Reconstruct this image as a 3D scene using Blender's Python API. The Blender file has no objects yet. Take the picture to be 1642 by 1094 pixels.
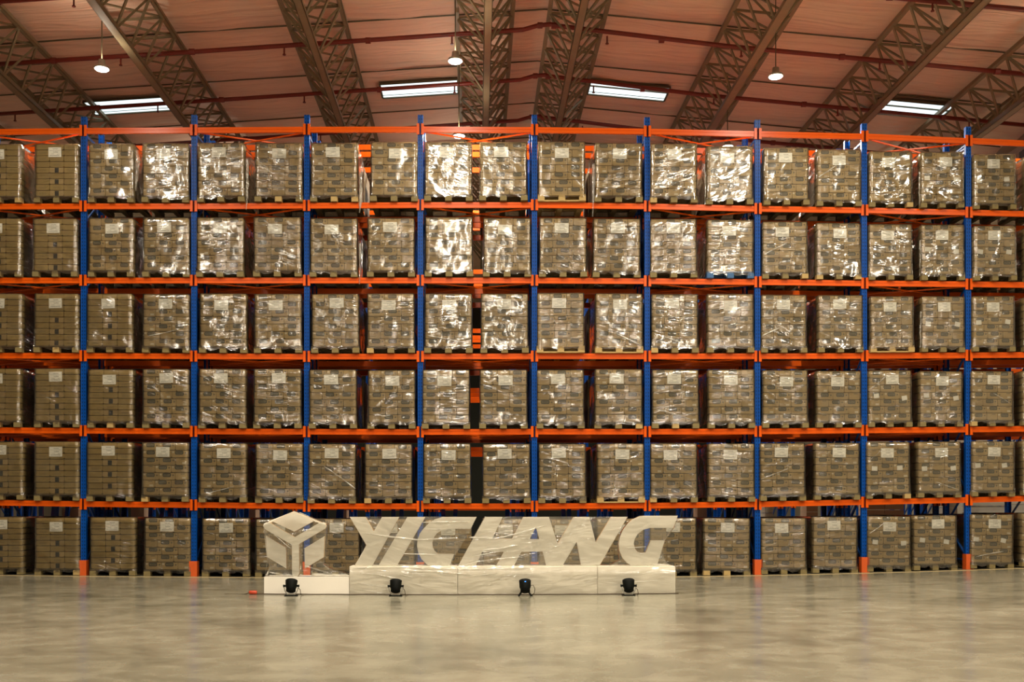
import bpy, bmesh, math, random
from mathutils import Vector, Matrix
from mathutils.geometry import tessellate_polygon
R = random.Random(7)
S = bpy.context.scene
COL = S.collection

# ------------------------------------------------------------------ camera, world, exposure
F_PX = 1677.5; VX = 765.0; VY = 822.0; EYE = 1.364; YR = 22.0
cam_d = bpy.data.cameras.new('camera'); cam = bpy.data.objects.new('camera', cam_d); COL.objects.link(cam)
cam.location = (0, 0, EYE); cam.rotation_euler = (math.radians(90), 0, 0)
cam_d.sensor_width = 36; cam_d.lens = F_PX / 1642 * 36
cam_d.shift_x = (821 - VX) / 1642; cam_d.shift_y = (VY - 547) / 1642
cam_d.clip_end = 300
S.camera = cam
w = bpy.data.worlds.new('world'); S.world = w; w.use_nodes = True
w.node_tree.nodes['Background'].inputs[0].default_value = (0.5, 0.42, 0.3, 1)
w.node_tree.nodes['Background'].inputs[1].default_value = 0.05
S.view_settings.view_transform = 'Standard'; S.view_settings.look = 'None'
S.view_settings.gamma = 1; S.view_settings.use_curve_mapping = False
S.view_settings.exposure = 0.0
S.cycles.transparent_max_bounces = 24
LAMP_W = 350.0
LAMP_COL = (1.0, 0.90, 0.73)

def P(px, py, Y):
    "a measured sight line, met at distance Y from the camera"
    return Vector(((px - VX) * Y / F_PX, Y, EYE + (VY - py) * Y / F_PX))

# ------------------------------------------------------------------ mesh helpers
class MB:
    def __init__(s): s.v = []; s.f = []; s.uv = []; s.mi = []
    def face(s, ids, uv=None, mi=0):
        s.f.append(ids); s.uv.append(uv); s.mi.append(mi)
    def box(s, x0, x1, y0, y1, z0, z1, mi=0, m=None):
        b = len(s.v)
        vs = [(x0,y0,z0),(x1,y0,z0),(x1,y1,z0),(x0,y1,z0),(x0,y0,z1),(x1,y0,z1),(x1,y1,z1),(x0,y1,z1)]
        if m is not None: vs = [tuple(m @ Vector(v)) for v in vs]
        s.v += vs
        for q in ((0,3,2,1),(4,5,6,7),(0,1,5,4),(1,2,6,5),(2,3,7,6),(3,0,4,7)):
            s.face([b+i for i in q], None, mi)
        return s
    def bar(s, a, b, w, h=None, mi=0, up=(0,0,1)):
        a = Vector(a); b = Vector(b); h = h or w
        d = (b-a).normalized(); u = Vector(up)
        if abs(d.dot(u)) > .98: u = Vector((0,1,0))
        x = d.cross(u).normalized(); z = x.cross(d).normalized()
        i0 = len(s.v)
        for p in (a, b):
            for sx, sz in ((-1,-1),(1,-1),(1,1),(-1,1)):
                s.v.append(tuple(p + x*sx*w/2 + z*sz*h/2))
        for q in ((0,1,2,3),(7,6,5,4),(0,4,5,1),(1,5,6,2),(2,6,7,3),(3,7,4,0)):
            s.face([i0+i for i in q], None, mi)
        return s
    def tube(s, pts, r, n=8, mi=0, rs=None):
        pts = [Vector(p) for p in pts]; i0 = len(s.v); k = len(pts)
        for j, p in enumerate(pts):
            d = (pts[min(j+1,k-1)] - pts[max(j-1,0)]).normalized()
            u = Vector((0,0,1)) if abs(d.z) < .95 else Vector((0,1,0))
            x = d.cross(u).normalized(); z = x.cross(d)
            rr = rs[j] if rs else r
            for t in range(n):
                a = 2*math.pi*t/n
                s.v.append(tuple(p + x*math.cos(a)*rr + z*math.sin(a)*rr))
        for j in range(k-1):
            for t in range(n):
                s.face([i0+j*n+t, i0+j*n+(t+1)%n, i0+(j+1)*n+(t+1)%n, i0+(j+1)*n+t], None, mi)
        s.face([i0+t for t in range(n)][::-1], None, mi); s.face([i0+(k-1)*n+t for t in range(n)], None, mi)
        return s
    def lathe(s, prof, n=20, m=None, mi=0):
        "prof: (r,z) rings about z"
        i0 = len(s.v)
        for r, z in prof:
            for t in range(n):
                a = 2*math.pi*t/n; v = Vector((r*math.cos(a), r*math.sin(a), z))
                s.v.append(tuple(m @ v if m is not None else v))
        for j in range(len(prof)-1):
            for t in range(n):
                s.face([i0+j*n+t, i0+j*n+(t+1)%n, i0+(j+1)*n+(t+1)%n, i0+(j+1)*n+t], None, mi)
        s.face([i0+t for t in range(n)][::-1], None, mi); s.face([i0+(len(prof)-1)*n+t for t in range(n)], None, mi)
        return s
    def poly(s, loops, y0, y1, mi=0):
        "outline(s) in XZ (first outer, then holes) given thickness from y0 to y1"
        flat = [p for l in loops for p in l]
        tris = tessellate_polygon([[Vector((p[0], p[1], 0)) for p in l] for l in loops])
        b = len(s.v); n = len(flat)
        s.v += [(p[0], y0, p[1]) for p in flat] + [(p[0], y1, p[1]) for p in flat]
        for t in tris:
            a, c, d = (flat[i] for i in t)
            ar = (c[0]-a[0])*(d[1]-a[1]) - (c[1]-a[1])*(d[0]-a[0])
            t = list(t) if ar > 0 else list(t)[::-1]
            s.face([b+i for i in t], None, mi); s.face([b+n+i for i in t][::-1], None, mi)
        o = 0
        for li, l in enumerate(loops):
            k = len(l)
            A = sum(l[i][0]*l[(i+1)%k][1] - l[(i+1)%k][0]*l[i][1] for i in range(k))
            for i in range(k):
                q = [b+o+i, b+n+o+i, b+n+o+(i+1)%k, b+o+(i+1)%k]
                if (A < 0) == (li == 0): q = q[::-1]
                s.face(q[::-1], None, mi)
            o += k
        return s
    def mesh(s, name, mats, smooth=False):
        me = bpy.data.meshes.new(name); me.from_pydata(s.v, [], s.f)
        for m in (mats if isinstance(mats, (list, tuple)) else [mats]): me.materials.append(m)
        me.polygons.foreach_set('material_index', s.mi)
        if smooth: me.polygons.foreach_set('use_smooth', [True]*len(s.f))
        if any(u is not None for u in s.uv):
            L = me.uv_layers.new(name='UVMap'); k = 0
            for u, f in zip(s.uv, s.f):
                for j in range(len(f)):
                    L.data[k].uv = u[j] if u is not None else (-1, -1); k += 1
        me.update()
        return me

def put(name, me, parent=None, loc=(0,0,0), sc=None, rot=None):
    o = bpy.data.objects.new(name, me); COL.objects.link(o); o.location = loc
    if sc: o.scale = sc
    if rot: o.rotation_euler = rot
    if parent: o.parent = parent
    return o
def thing(name, label, cat, loc=(0,0,0), group=None, me=None):
    o = put(name, me, None, loc); o['label'] = label; o['category'] = cat
    if group: o['group'] = group
    return o
def structure(name, me, loc=(0,0,0)):
    o = put(name, me, None, loc); o['kind'] = 'structure'; return o

# ------------------------------------------------------------------ materials
def mat(name, col=(.5,.5,.5), rough=.5, metal=0.0, spec=.5, coat=0.0, noise=None, bump=None, nscale=(1,1,1)):
    "noise=(amount, scale); bump=(strength, scale)"
    m = bpy.data.materials.new(name); m.use_nodes = True; nt = m.node_tree; b = nt.nodes['Principled BSDF']
    b.inputs['Base Color'].default_value = (*col, 1); b.inputs['Roughness'].default_value = rough
    b.inputs['Metallic'].default_value = metal; b.inputs['Specular IOR Level'].default_value = spec
    b.inputs['Coat Weight'].default_value = coat
    if noise or bump:
        tc = nt.nodes.new('ShaderNodeTexCoord'); mp = nt.nodes.new('ShaderNodeMapping')
        mp.inputs['Scale'].default_value = nscale
        nt.links.new(tc.outputs['Object'], mp.inputs[0])
    if noise:
        n = nt.nodes.new('ShaderNodeTexNoise'); n.inputs['Scale'].default_value = noise[1]; n.inputs['Detail'].default_value = 5
        nt.links.new(mp.outputs[0], n.inputs['Vector'])
        mx = nt.nodes.new('ShaderNodeMix'); mx.data_type = 'RGBA'
        mx.inputs[6].default_value = (*[c*(1-noise[0]) for c in col], 1)
        mx.inputs[7].default_value = (*[min(1, c*(1+noise[0])) for c in col], 1)
        nt.links.new(n.outputs['Fac'], mx.inputs[0]); nt.links.new(mx.outputs[2], b.inputs['Base Color'])
    if bump:
        n = nt.nodes.new('ShaderNodeTexNoise'); n.inputs['Scale'].default_value = bump[1]; n.inputs['Detail'].default_value = 3
        nt.links.new(mp.outputs[0], n.inputs['Vector'])
        bm_ = nt.nodes.new('ShaderNodeBump'); bm_.inputs['Strength'].default_value = bump[0]; bm_.inputs['Distance'].default_value = .02
        nt.links.new(n.outputs['Fac'], bm_.inputs['Height']); nt.links.new(bm_.outputs[0], b.inputs['Normal'])
    return m
class G:
    "tiny node-graph helper"
    def __init__(s, m): s.nt = m.node_tree; s.m = m; s.b = s.nt.nodes.get('Principled BSDF')
    def n(s, t, **k):
        x = s.nt.nodes.new(t)
        for a, v in k.items(): setattr(x, a, v)
        return x
    def l(s, a, b): s.nt.links.new(a, b)
    def math(s, op, a, b=None, c=None):
        x = s.n('ShaderNodeMath', operation=op)
        for i, v in enumerate((a, b, c)):
            if v is None: continue
            if isinstance(v, (int, float)): x.inputs[i].default_value = v
            else: s.l(v, x.inputs[i])
        return x.outputs[0]
    def mix(s, f, a, b):
        x = s.n('ShaderNodeMix', data_type='RGBA')
        for i, v in ((0, f), (6, a), (7, b)):
            if isinstance(v, (int, float)): x.inputs[i].default_value = v
            elif isinstance(v, tuple): x.inputs[i].default_value = (*v, 1)
            else: s.l(v, x.inputs[i])
        return x.outputs[2]
    def rect(s, u, v, u0, u1, v0, v1):
        a = s.math('COMPARE', u, (u0+u1)/2, (u1-u0)/2); b = s.math('COMPARE', v, (v0+v1)/2, (v1-v0)/2)
        return s.math('MULTIPLY', a, b)
    def rrect(s, u, v, cu, cv, hw, hh, r):
        "rounded box distance"
        a = s.math('MAXIMUM', s.math('SUBTRACT', s.math('ABSOLUTE', s.math('SUBTRACT', u, cu)), hw-r), 0.0)
        b = s.math('MAXIMUM', s.math('SUBTRACT', s.math('ABSOLUTE', s.math('SUBTRACT', v, cv)), hh-r), 0.0)
        return s.math('SUBTRACT', s.math('SQRT', s.math('ADD', s.math('MULTIPLY', a, a), s.math('MULTIPLY', b, b))), r)

M = {}
M['orange'] = mat('orange_beam_paint', (.78,.105,.004),   .28, spec=.2, noise=(.12, 3))
M['orange_guard'] = mat('orange_guard_paint', (.66,.10,.012), .45, noise=(.15, 6))
M['slit'] = mat('grey_steel_slit', (.12,.11,.09), .5)
M['dark_steel'] = mat('dark_olive_steel', (.105,.085,.045), .42, .25, noise=(.25, 4))
M['truss'] = mat('truss_steel', (.23,.18,.10), .5, .1, noise=(.25, 3))
M['pipe'] = mat('red_pipe_paint', (.17,.018,.010), .4, noise=(.2, 3))
M['white'] = mat('white_sign_paint', (.93,.89,.79), .5, noise=(.05, 3))
M['edge'] = mat('beige_letter_edge', (.66,.47,.27), .5)
M['black'] = mat('black_plastic', (.003,.004,.003), .55, spec=.12)
M['chrome'] = mat('bare_steel', (.45,.45,.40), .3, .8)
M['cable'] = mat('dark_cable', (.07,.045,.02), .5)
M['wood'] = mat('pallet_wood_shaded', (.12,.085,.03), .75, noise=(.35, 9), bump=(.3, 30))  # deck kept darker than the blocks: shade under the shelves put into the colour
M['wood_light'] = mat('pale_pallet_wood', (.46,.32,.12), .7, noise=(.25, 9), bump=(.3, 30))
M['wood_blue'] = mat('blue_pallet_paint', (.03,.11,.26), .6, noise=(.3, 9))
M['lamp_shell'] = mat('lamp_aluminium', (.5,.48,.42), .4, .6)
M['wall'] = mat('wall_sheet', (.34,.29,.21), .6, noise=(.1, 1))
M['line'] = mat('yellow_floor_paint', (.56,.42,.20), .5, noise=(.25, 8))
M['pink_box'] = mat('pale_pink_carton', (.50,.33,.22), .7, noise=(.1, 4))
M['white_box'] = mat('pale_grey_carton', (.55,.53,.45), .7, noise=(.12, 4))
M['blue_wrap'] = mat('blue_sheet', (.012,.045,.20), .2, noise=(.3, 4))

def blue_mat():
    m = mat('blue_upright_paint', (.010,.075,.30), .34, spec=.18); g = G(m)
    tc = g.n('ShaderNodeTexCoord'); sx = g.n('ShaderNodeSeparateXYZ'); g.l(tc.outputs['Object'], sx.inputs[0])
    z = g.math('FRACT', g.math('DIVIDE', sx.outputs[2], .075)); zz = g.math('COMPARE', z, .5, .22)
    xx = g.math('COMPARE', g.math('ABSOLUTE', sx.outputs[0]), .026, .008)
    f = g.math('MULTIPLY', zz, xx)
    nz = g.n('ShaderNodeTexNoise'); nz.inputs['Scale'].default_value = 3; g.l(tc.outputs['Object'], nz.inputs['Vector'])
    c = g.mix(nz.outputs['Fac'], (.0005,.050,.27), (.001,.080,.40))
    g.l(g.mix(f, c, (.002,.008,.03)), g.b.inputs['Base Color'])
    return m
M['blue'] = blue_mat()
M['blue_plain'] = mat('blue_lacing_paint', (.010,.07,.28), .35, noise=(.3, 3))

def carton_mat(name, kind, width, height):
    m = mat(name, (.4,.27,.15), .62); g = G(m)
    uvn = g.n('ShaderNodeUVMap'); sx = g.n('ShaderNodeSeparateXYZ'); g.l(uvn.outputs[0], sx.inputs[0])
    u, v = sx.outputs[0], sx.outputs[1]
    oi = g.n('ShaderNodeObjectInfo'); rnd = oi.outputs['Random']
    tc = g.n('ShaderNodeTexCoord')
    nz = g.n('ShaderNodeTexNoise'); nz.inputs['Scale'].default_value = 7; nz.inputs['Detail'].default_value = 4
    mp = g.n('ShaderNodeMapping'); g.l(tc.outputs['Object'], mp.inputs[0])
    cb = g.n('ShaderNodeCombineXYZ'); g.l(g.math('MULTIPLY', rnd, 40.0), cb.inputs[0]); g.l(cb.outputs[0], mp.inputs['Location'])
    g.l(mp.outputs[0], nz.inputs['Vector'])
    if kind == 'plain': a, b = (.26,.175,.048), (.36,.25,.078)
    else: a, b = (.30,.205,.075), (.43,.305,.128)
    base = g.mix(g.math('ADD', g.math('MULTIPLY', nz.outputs['Fac'], .5), g.math('MULTIPLY', rnd, .5)), a, b)
    ink = (.018,.026,.018)
    # fold shadow gaps are geometry; printed marks below
    if kind == 'logo':
        cu, cv = width*.47, height*.66
        d = g.rrect(u, v, cu, cv, .082, .034, .02)
        ring = g.math('COMPARE', d, -.004, .0105)
        inside = g.math('LESS_THAN', d, -.010)
        wv = g.n('ShaderNodeTexNoise'); wv.inputs['Scale'].default_value = 95; wv.inputs['Detail'].default_value = 1
        g.l(uvn.outputs[0], wv.inputs['Vector'])
        txt = g.math('MULTIPLY', g.rect(u, v, cu-.060, cu+.060, cv-.012, cv+.012), g.math('GREATER_THAN', wv.outputs['Fac'], .46))
        c = g.mix(g.math('MULTIPLY', inside, .75), base, (.19,.17,.11))
        c = g.mix(txt, c, ink); c = g.mix(g.math('MULTIPLY', ring, .98), c, ink)
        dx = g.math('SUBTRACT', u, width*.86); dz = g.math('SUBTRACT', v, height*.62)
        dot = g.math('LESS_THAN', g.math('SQRT', g.math('ADD', g.math('MULTIPLY', dx, dx), g.math('MULTIPLY', dz, dz))), .019)
        c = g.mix(g.math('MULTIPLY', dot, .8), c, (.07,.06,.035))
        stk = g.math('MULTIPLY', g.rect(u, v, .012, .055, height*.62, height*.85), g.math('GREATER_THAN', rnd, .45))
        c = g.mix(g.math('MULTIPLY', stk, .75), c, (.62,.56,.42))
    elif kind == 'end':
        bar = g.rect(u, v, width*.45, width*.8, height*.74, height*.88)
        c = g.mix(g.math('MULTIPLY', bar, .55), base, ink)
        stk = g.math('MULTIPLY', g.rect(u, v, width*.55, width*.85, height*.14, height*.40), g.math('GREATER_THAN', rnd, .5))
        c = g.mix(g.math('MULTIPLY', stk, .8), c, (.62,.56,.42))
    elif kind == 'hole':
        c = g.mix(g.rect(u, v, width/2-.045, width/2+.045, height*.05, height*.88), base, (.012,.014,.010))
    else:
        bar = g.math('MULTIPLY', g.rect(u, v, width*.25, width*.75, height*.25, height*.65), g.math('GREATER_THAN', rnd, .6))
        c = g.mix(g.math('MULTIPLY', bar, .3), base, (.12,.09,.04))
    g.l(c, g.b.inputs['Base Color'])
    return m

def label_mat():
    m = mat('printed_paper', (.8,.78,.7), .6); g = G(m)
    uvn = g.n('ShaderNodeUVMap'); sx = g.n('ShaderNodeSeparateXYZ'); g.l(uvn.outputs[0], sx.inputs[0]); u, v = sx.outputs[0], sx.outputs[1]
    nz = g.n('ShaderNodeTexNoise'); nz.inputs['Scale'].default_value = 38; nz.inputs['Detail'].default_value = 1
    mp = g.n('ShaderNodeMapping'); mp.inputs['Scale'].default_value = (1.3, .55, 1); g.l(uvn.outputs[0], mp.inputs[0]); g.l(mp.outputs[0], nz.inputs['Vector'])
    letters = g.math('GREATER_THAN', nz.outputs['Fac'], .47)
    tot = None
    for r in ((.33,.72,.80,.88), (.10,.92,.655,.70), (.38,.74,.47,.56), (.20,.45,.30,.35), (.10,.86,.12,.21), (.66,.90,.28,.33)):
        q = g.rect(u, v, *r); tot = q if tot is None else g.math('MAXIMUM', tot, q)
    f = g.math('MULTIPLY', g.math('MULTIPLY', tot, letters), .75)
    fr = g.math('GREATER_THAN', g.math('MAXIMUM', g.math('ABSOLUTE', g.math('SUBTRACT', u, .5)), g.math('ABSOLUTE', g.math('SUBTRACT', v, .5))), .485)
    c = g.mix(f, (.90,.88,.80), (.10,.10,.08)); c = g.mix(g.math('MULTIPLY', fr, .25), c, (.3,.28,.2))
    g.l(c, g.b.inputs['Base Color'])
    return m

def film_mat(name, haze, gloss, rough, bumps, stretch, dist, hazecol=(.62,.57,.47)):
    m = bpy.data.materials.new(name); m.use_nodes = True; nt = m.node_tree; g = G(m)
    nt.nodes.remove(nt.nodes['Principled BSDF']); out = nt.nodes['Material Output']
    tc = g.n('ShaderNodeTexCoord'); oi = g.n('ShaderNodeObjectInfo'); rnd = oi.outputs['Random']
    cb = g.n('ShaderNodeCombineXYZ'); g.l(g.math('MULTIPLY', rnd, 61.0), cb.inputs[0]); g.l(g.math('MULTIPLY', rnd, 37.0), cb.inputs[1]); g.l(g.math('MULTIPLY', rnd, 83.0), cb.inputs[2])
    ad = g.n('ShaderNodeVectorMath', operation='ADD'); g.l(tc.outputs['Object'], ad.inputs[0]); g.l(cb.outputs[0], ad.inputs[1])
    # stretched, slightly tilted creases; the tilt differs from load to load
    rt = g.n('ShaderNodeVectorRotate', rotation_type='Y_AXIS')
    frac = g.math('FRACT', g.math('MULTIPLY', rnd, 17.3))
    g.l(g.math('MULTIPLY', g.math('SUBTRACT', frac, .5), .9), rt.inputs['Angle']); g.l(ad.outputs[0], rt.inputs['Vector'])
    def ns(sc, scale, det, dis=0.0):
        mp = g.n('ShaderNodeMapping'); mp.inputs['Scale'].default_value = sc; g.l(rt.outputs[0], mp.inputs[0])
        n = g.n('ShaderNodeTexNoise'); n.inputs['Scale'].default_value = scale; n.inputs['Detail'].default_value = det
        n.inputs['Distortion'].default_value = dis
        g.l(mp.outputs[0], n.inputs['Vector']); return n.outputs['Fac']
    big = ns((.8,.8,1.6), 1.9, 2, .6); fine = ns((.85,.85,stretch), 2.2, 2.5, .7); cr = ns((1,1,stretch*.45), 7, 2, .4); msk = ns((.9,.9,1.1), 2.0, 1, .3)
    ridge = g.math('SUBTRACT', 1.0, g.math('ABSOLUTE', g.math('MULTIPLY', g.math('SUBTRACT', fine, .5), 5.0)))
    vary = g.math('ADD', g.math('MULTIPLY', g.math('FRACT', g.math('MULTIPLY', rnd, 91.7)), .9), .35)
    amp = g.math('MULTIPLY', vary, g.math('MAXIMUM', g.math('MULTIPLY', g.math('SUBTRACT', msk, .40), 5.5), .08))
    h = g.math('ADD', g.math('MULTIPLY', big, bumps[0]), g.math('MULTIPLY', amp, g.math('ADD', g.math('MULTIPLY', ridge, bumps[1]), g.math('MULTIPLY', cr, bumps[2]))))
    bp = g.n('ShaderNodeBump'); bp.inputs['Strength'].default_value = 1.0; bp.inputs['Distance'].default_value = dist; g.l(h, bp.inputs['Height'])
    tr = g.n('ShaderNodeBsdfTransparent'); tr.inputs[0].default_value = (.97,.965,.94,1)
    df = g.n('ShaderNodeBsdfDiffuse'); df.inputs[0].default_value = (*hazecol, 1); g.l(bp.outputs[0], df.inputs['Normal'])
    hz = g.math('MULTIPLY', g.math('ADD', g.math('MULTIPLY', g.math('SUBTRACT', big, .35), 2.0), g.math('MULTIPLY', g.math('MAXIMUM', ridge, 0.0), .5)), haze)
    hz = g.math('MINIMUM', g.math('MAXIMUM', hz, haze*.25), .8)
    m1 = g.n('ShaderNodeMixShader'); g.l(hz, m1.inputs[0]); g.l(tr.outputs[0], m1.inputs[1]); g.l(df.outputs[0], m1.inputs[2])
    gl = g.n('ShaderNodeBsdfGlossy'); gl.inputs['Roughness'].default_value = rough; gl.inputs[0].default_value = (1,1,1,1); g.l(bp.outputs[0], gl.inputs['Normal'])
    fr = g.n('ShaderNodeFresnel'); fr.inputs[0].default_value = 1.45; g.l(bp.outputs[0], fr.inputs['Normal'])
    m2 = g.n('ShaderNodeMixShader'); g.l(g.math('MINIMUM', g.math('MULTIPLY', fr.outputs[0], gloss), .9), m2.inputs[0]); g.l(m1.outputs[0], m2.inputs[1]); g.l(gl.outputs[0], m2.inputs[2])
    g.l(m2.outputs[0], out.inputs[0])
    return m
M['film'] = film_mat('stretch_film', .04, 3.1, .14, (1.9, .24, .36), 7.5, .02, (.50,.48,.42))
M['sign_film'] = film_mat('sign_stretch_film', .10, 1.8, .13, (2.6, .26, .40), 5.0, .02, (.80,.77,.67))
M['base_film'] = film_mat('base_stretch_film', .03, 1.5, .13, (2.6, .26, .40), 5.0, .02, (.70,.65,.54))

def floor_mat():
    m = mat('polished_concrete', (.4,.36,.27), .35); g = G(m)
    tc = g.n('ShaderNodeTexCoord')
    def ns(scale, det, sc=(1,1,1), dis=0):
        mp = g.n('ShaderNodeMapping'); mp.inputs['Scale'].default_value = sc; g.l(tc.outputs['Object'], mp.inputs[0])
        n = g.n('ShaderNodeTexNoise'); n.inputs['Scale'].default_value = scale; n.inputs['Detail'].default_value = det; n.inputs['Distortion'].default_value = dis
        g.l(mp.outputs[0], n.inputs['Vector']); return n.outputs['Fac']
    a = ns(.55, 6, (1,1,1), .5); b = ns(2.6, 6, (1,1,1), .4); c = ns(45, 2)
    f = g.math('ADD', g.math('MULTIPLY', a, .55), g.math('ADD', g.math('MULTIPLY', b, .38), g.math('MULTIPLY', c, .10)))
    cr = g.n('ShaderNodeValToRGB'); e = cr.color_ramp.elements
    e[0].position = .34; e[0].color = (.135,.130,.092,1); e[1].position = .70; e[1].color = (.345,.322,.238,1)
    x = cr.color_ramp.elements.new(.52); x.color = (.245,.228,.165,1)
    g.l(f, cr.inputs[0]); g.l(cr.outputs[0], g.b.inputs['Base Color'])
    r = g.n('ShaderNodeMapRange'); r.inputs[3].default_value = .10; r.inputs[4].default_value = .30; g.l(b, r.inputs[0]); g.l(r.outputs[0], g.b.inputs['Roughness'])
    bp = g.n('ShaderNodeBump'); bp.inputs['Strength'].default_value = .08; bp.inputs['Distance'].default_value = .01; g.l(ns(3.0, 3), bp.inputs['Height']); g.l(bp.outputs[0], g.b.inputs['Normal'])
    return m
M['floor'] = floor_mat()

def roof_mat():
    m = mat('roof_lining', (.6,.38,.26), .55); g = G(m)
    tc = g.n('ShaderNodeTexCoord')
    def ns(scale, det, sc=(1,1,1), dis=0):
        mp = g.n('ShaderNodeMapping'); mp.inputs['Scale'].default_value = sc; g.l(tc.outputs['Object'], mp.inputs[0])
        n = g.n('ShaderNodeTexNoise'); n.inputs['Scale'].default_value = scale; n.inputs['Detail'].default_value = det; n.inputs['Distortion'].default_value = dis
        g.l(mp.outputs[0], n.inputs['Vector']); return n.outputs['Fac']
    sx = g.n('ShaderNodeSeparateXYZ'); g.l(tc.outputs['Object'], sx.inputs[0])
    side = g.n('ShaderNodeMapRange'); side.inputs[1].default_value = -10; side.inputs[2].default_value = 12; g.l(sx.outputs[0], side.inputs[0])
    base = g.mix(side.outputs[0], (.93,.58,.42), (.86,.68,.50))
    n1 = ns(.7, 5, (1,3,1), .4)
    c = g.mix(n1, base, (.76,.52,.38)); g.l(c, g.b.inputs['Base Color'])
    bp = g.n('ShaderNodeBump'); bp.inputs['Strength'].default_value = .8; bp.inputs['Distance'].default_value = .12
    g.l(ns(1.1, 4, (.35,3.5,1), .8), bp.inputs['Height']); g.l(bp.outputs[0], g.b.inputs['Normal'])
    return m
M['roof'] = roof_mat()
def emit_mat(name, col, st):
    m = bpy.data.materials.new(name); m.use_nodes = True; g = G(m); b = g.b
    b.inputs['Base Color'].default_value = (*col, 1); b.inputs['Emission Color'].default_value = (*col, 1); b.inputs['Emission Strength'].default_value = st
    return m
M['lamp'] = emit_mat('lamp_diffuser', (1,.93,.78), 14)
M['sky_panel'] = emit_mat('daylight_panel', (.80,.98,1.0), 1.25)

# ------------------------------------------------------------------ measured rack geometry
POST_X = [-226, -42, 134, 311, 492, 674, 857, 1038, 1215, 1386, 1553, 1716, 1876]
TOP_Y  = [196, 191, 187, 184, 184, 184, 184, 188, 192, 198, 203, 210, 217]
BEAM = {  # level: measured height of the beam's middle at each post
 6: [214, 212, 210, 209, 208, 207.5, 208.5, 211, 215, 219, 226, 233, 241],
 5: [332, 331.5, 331, 331, 330, 329, 329, 331, 335, 337.5, 341, 345, 350],
 4: [450, 450, 450, 450, 450, 450, 450, 451, 452.5, 454.5, 456, 458, 460],
 3: [570, 570.5, 571, 571.5, 572, 572, 571.5, 571.5, 571.5, 571, 570, 569, 568],
 2: [689, 690, 691, 692, 692.5, 693, 692.5, 692.5, 692, 690.5, 689, 687, 685],
 1: [804, 806, 808.5, 810, 812, 812, 812, 811, 809, 805.5, 802, 798, 793]}
def rx(px): return (px - VX) * YR / F_PX
def rz(py): return EYE + (VY - py) * YR / F_PX
def interp(xs, ys, x):
    if x <= xs[0]: return ys[0]
    for i in range(len(xs)-1):
        if x <= xs[i+1]: return ys[i] + (ys[i+1]-ys[i])*(x-xs[i])/(xs[i+1]-xs[i])
    return ys[-1]
def floor_z(X):
    "the slab is very slightly dished: it rises towards the sides of the hall"
    if X > 0: return .0016*X*X + .0
    return .0006*X*X

# ------------------------------------------------------------------ room shell
XL, XR, YF, YB = -24.0, 15.7, -14.0, 62.0
fb = MB(); nx = 40
for i in range(nx+1):
    X = XL + (XR-XL)*i/nx
    fb.v += [(X, YF, floor_z(X)), (X, YB, floor_z(X))]
for i in range(nx): fb.face([2*i, 2*i+2, 2*i+3, 2*i+1])
floor = structure('floor', fb.mesh('floor', M['floor'], True))
def strip(name, y0, y1, m, dz=.002, x0=XL, x1=XR, parent=None):
    b = MB(); n = 60
    for i in range(n+1):
        X = x0 + (x1-x0)*i/n; z = floor_z(X)
        b.v += [(X, y0, z+dz), (X, y1, z+dz), (X, y0, z-.01), (X, y1, z-.01)]
    for i in range(n):
        a = 4*i; b.face([a, a+4, a+5, a+1]); b.face([a+2, a+6, a+4, a]); b.face([a+1, a+5, a+7, a+3])
    return put(name, b.mesh(name, m), parent)
strip('marking_line', 21.62, 21.74, M['line'], .003, parent=floor)
M['joint'] = mat('dark_joint', (.10,.085,.055), .7)
strip('slab_joint', 18.35, 18.375, M['joint'], .0015, parent=floor)

ROOF_L, ROOF_R = .064, .094
RIDGE_X = 1.65; ROOF_Z = 12.25
def roof_z(X): return EYE + ROOF_Z - (ROOF_L*(RIDGE_X-X) if X < RIDGE_X else ROOF_R*(X-RIDGE_X))
# lining sags between transverse wires every 1.45 m and between the trusses
TR = [-1.42, -1.09, -.75, -.35, .022, .21, .61, .99, 1.33]
def truss_at(r):
    Z = 11.0
    for _ in range(8):
        X = r*Z; Z = 11.0 - (ROOF_L*(RIDGE_X-X) if X < RIDGE_X else ROOF_R*(X-RIDGE_X))
    return r*Z, EYE+Z
TX = [truss_at(r) for r in TR]
WY = [2.2 + 1.45*i for i in range(30)]
rb = MB()
xs = [XL + (XR-XL)*i/110 for i in range(111)]
ys = [YF, -6, 0] + [2.2 + .2417*i for i in range(29*6+1)] + [50, YB]
ys = sorted(ys)
def nearest(v, arr): return min(abs(v-a) for a in arr)
for y in ys:
    for x in xs:
        k = ((y-2.2)/1.45) % 1 if 2.2 < y < 44.2 else 0
        sag = math.sin(math.pi*k)*.10 if 2.2 < y < 44.2 else 0
        side = min(1, nearest(x, [t[0] for t in TX])/1.2)
        wob = .035*math.sin(x*2.1 + y*1.7) * math.sin(y*3.1 - x*.7)
        rb.v.append((x, y, roof_z(x) - (sag*(.4+.6*side)) + wob*side))
nxs = len(xs)
SKY = [(-.955,-.765), (-.226,-.045), (.265,.45), (.985,1.17)]   # X/Z spans of the roof lights
SY0, SY1 = 29.05, 29.95
for j in range(len(ys)-1):
    for i in range(nxs-1):
        rb.face([j*nxs+i, (j+1)*nxs+i, (j+1)*nxs+i+1, j*nxs+i+1])
ceiling = structure('ceiling', rb.mesh('ceiling', M['roof'], True))
for y in WY[10:26:2]:
    pts = [(x, y, roof_z(x)-.03) for x in (XL+.1, RIDGE_X, XR-.1)]
    put('purlin_wire', MB().tube(pts, .018, 6).mesh('purlin_wire', M['dark_steel']), ceiling)
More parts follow.
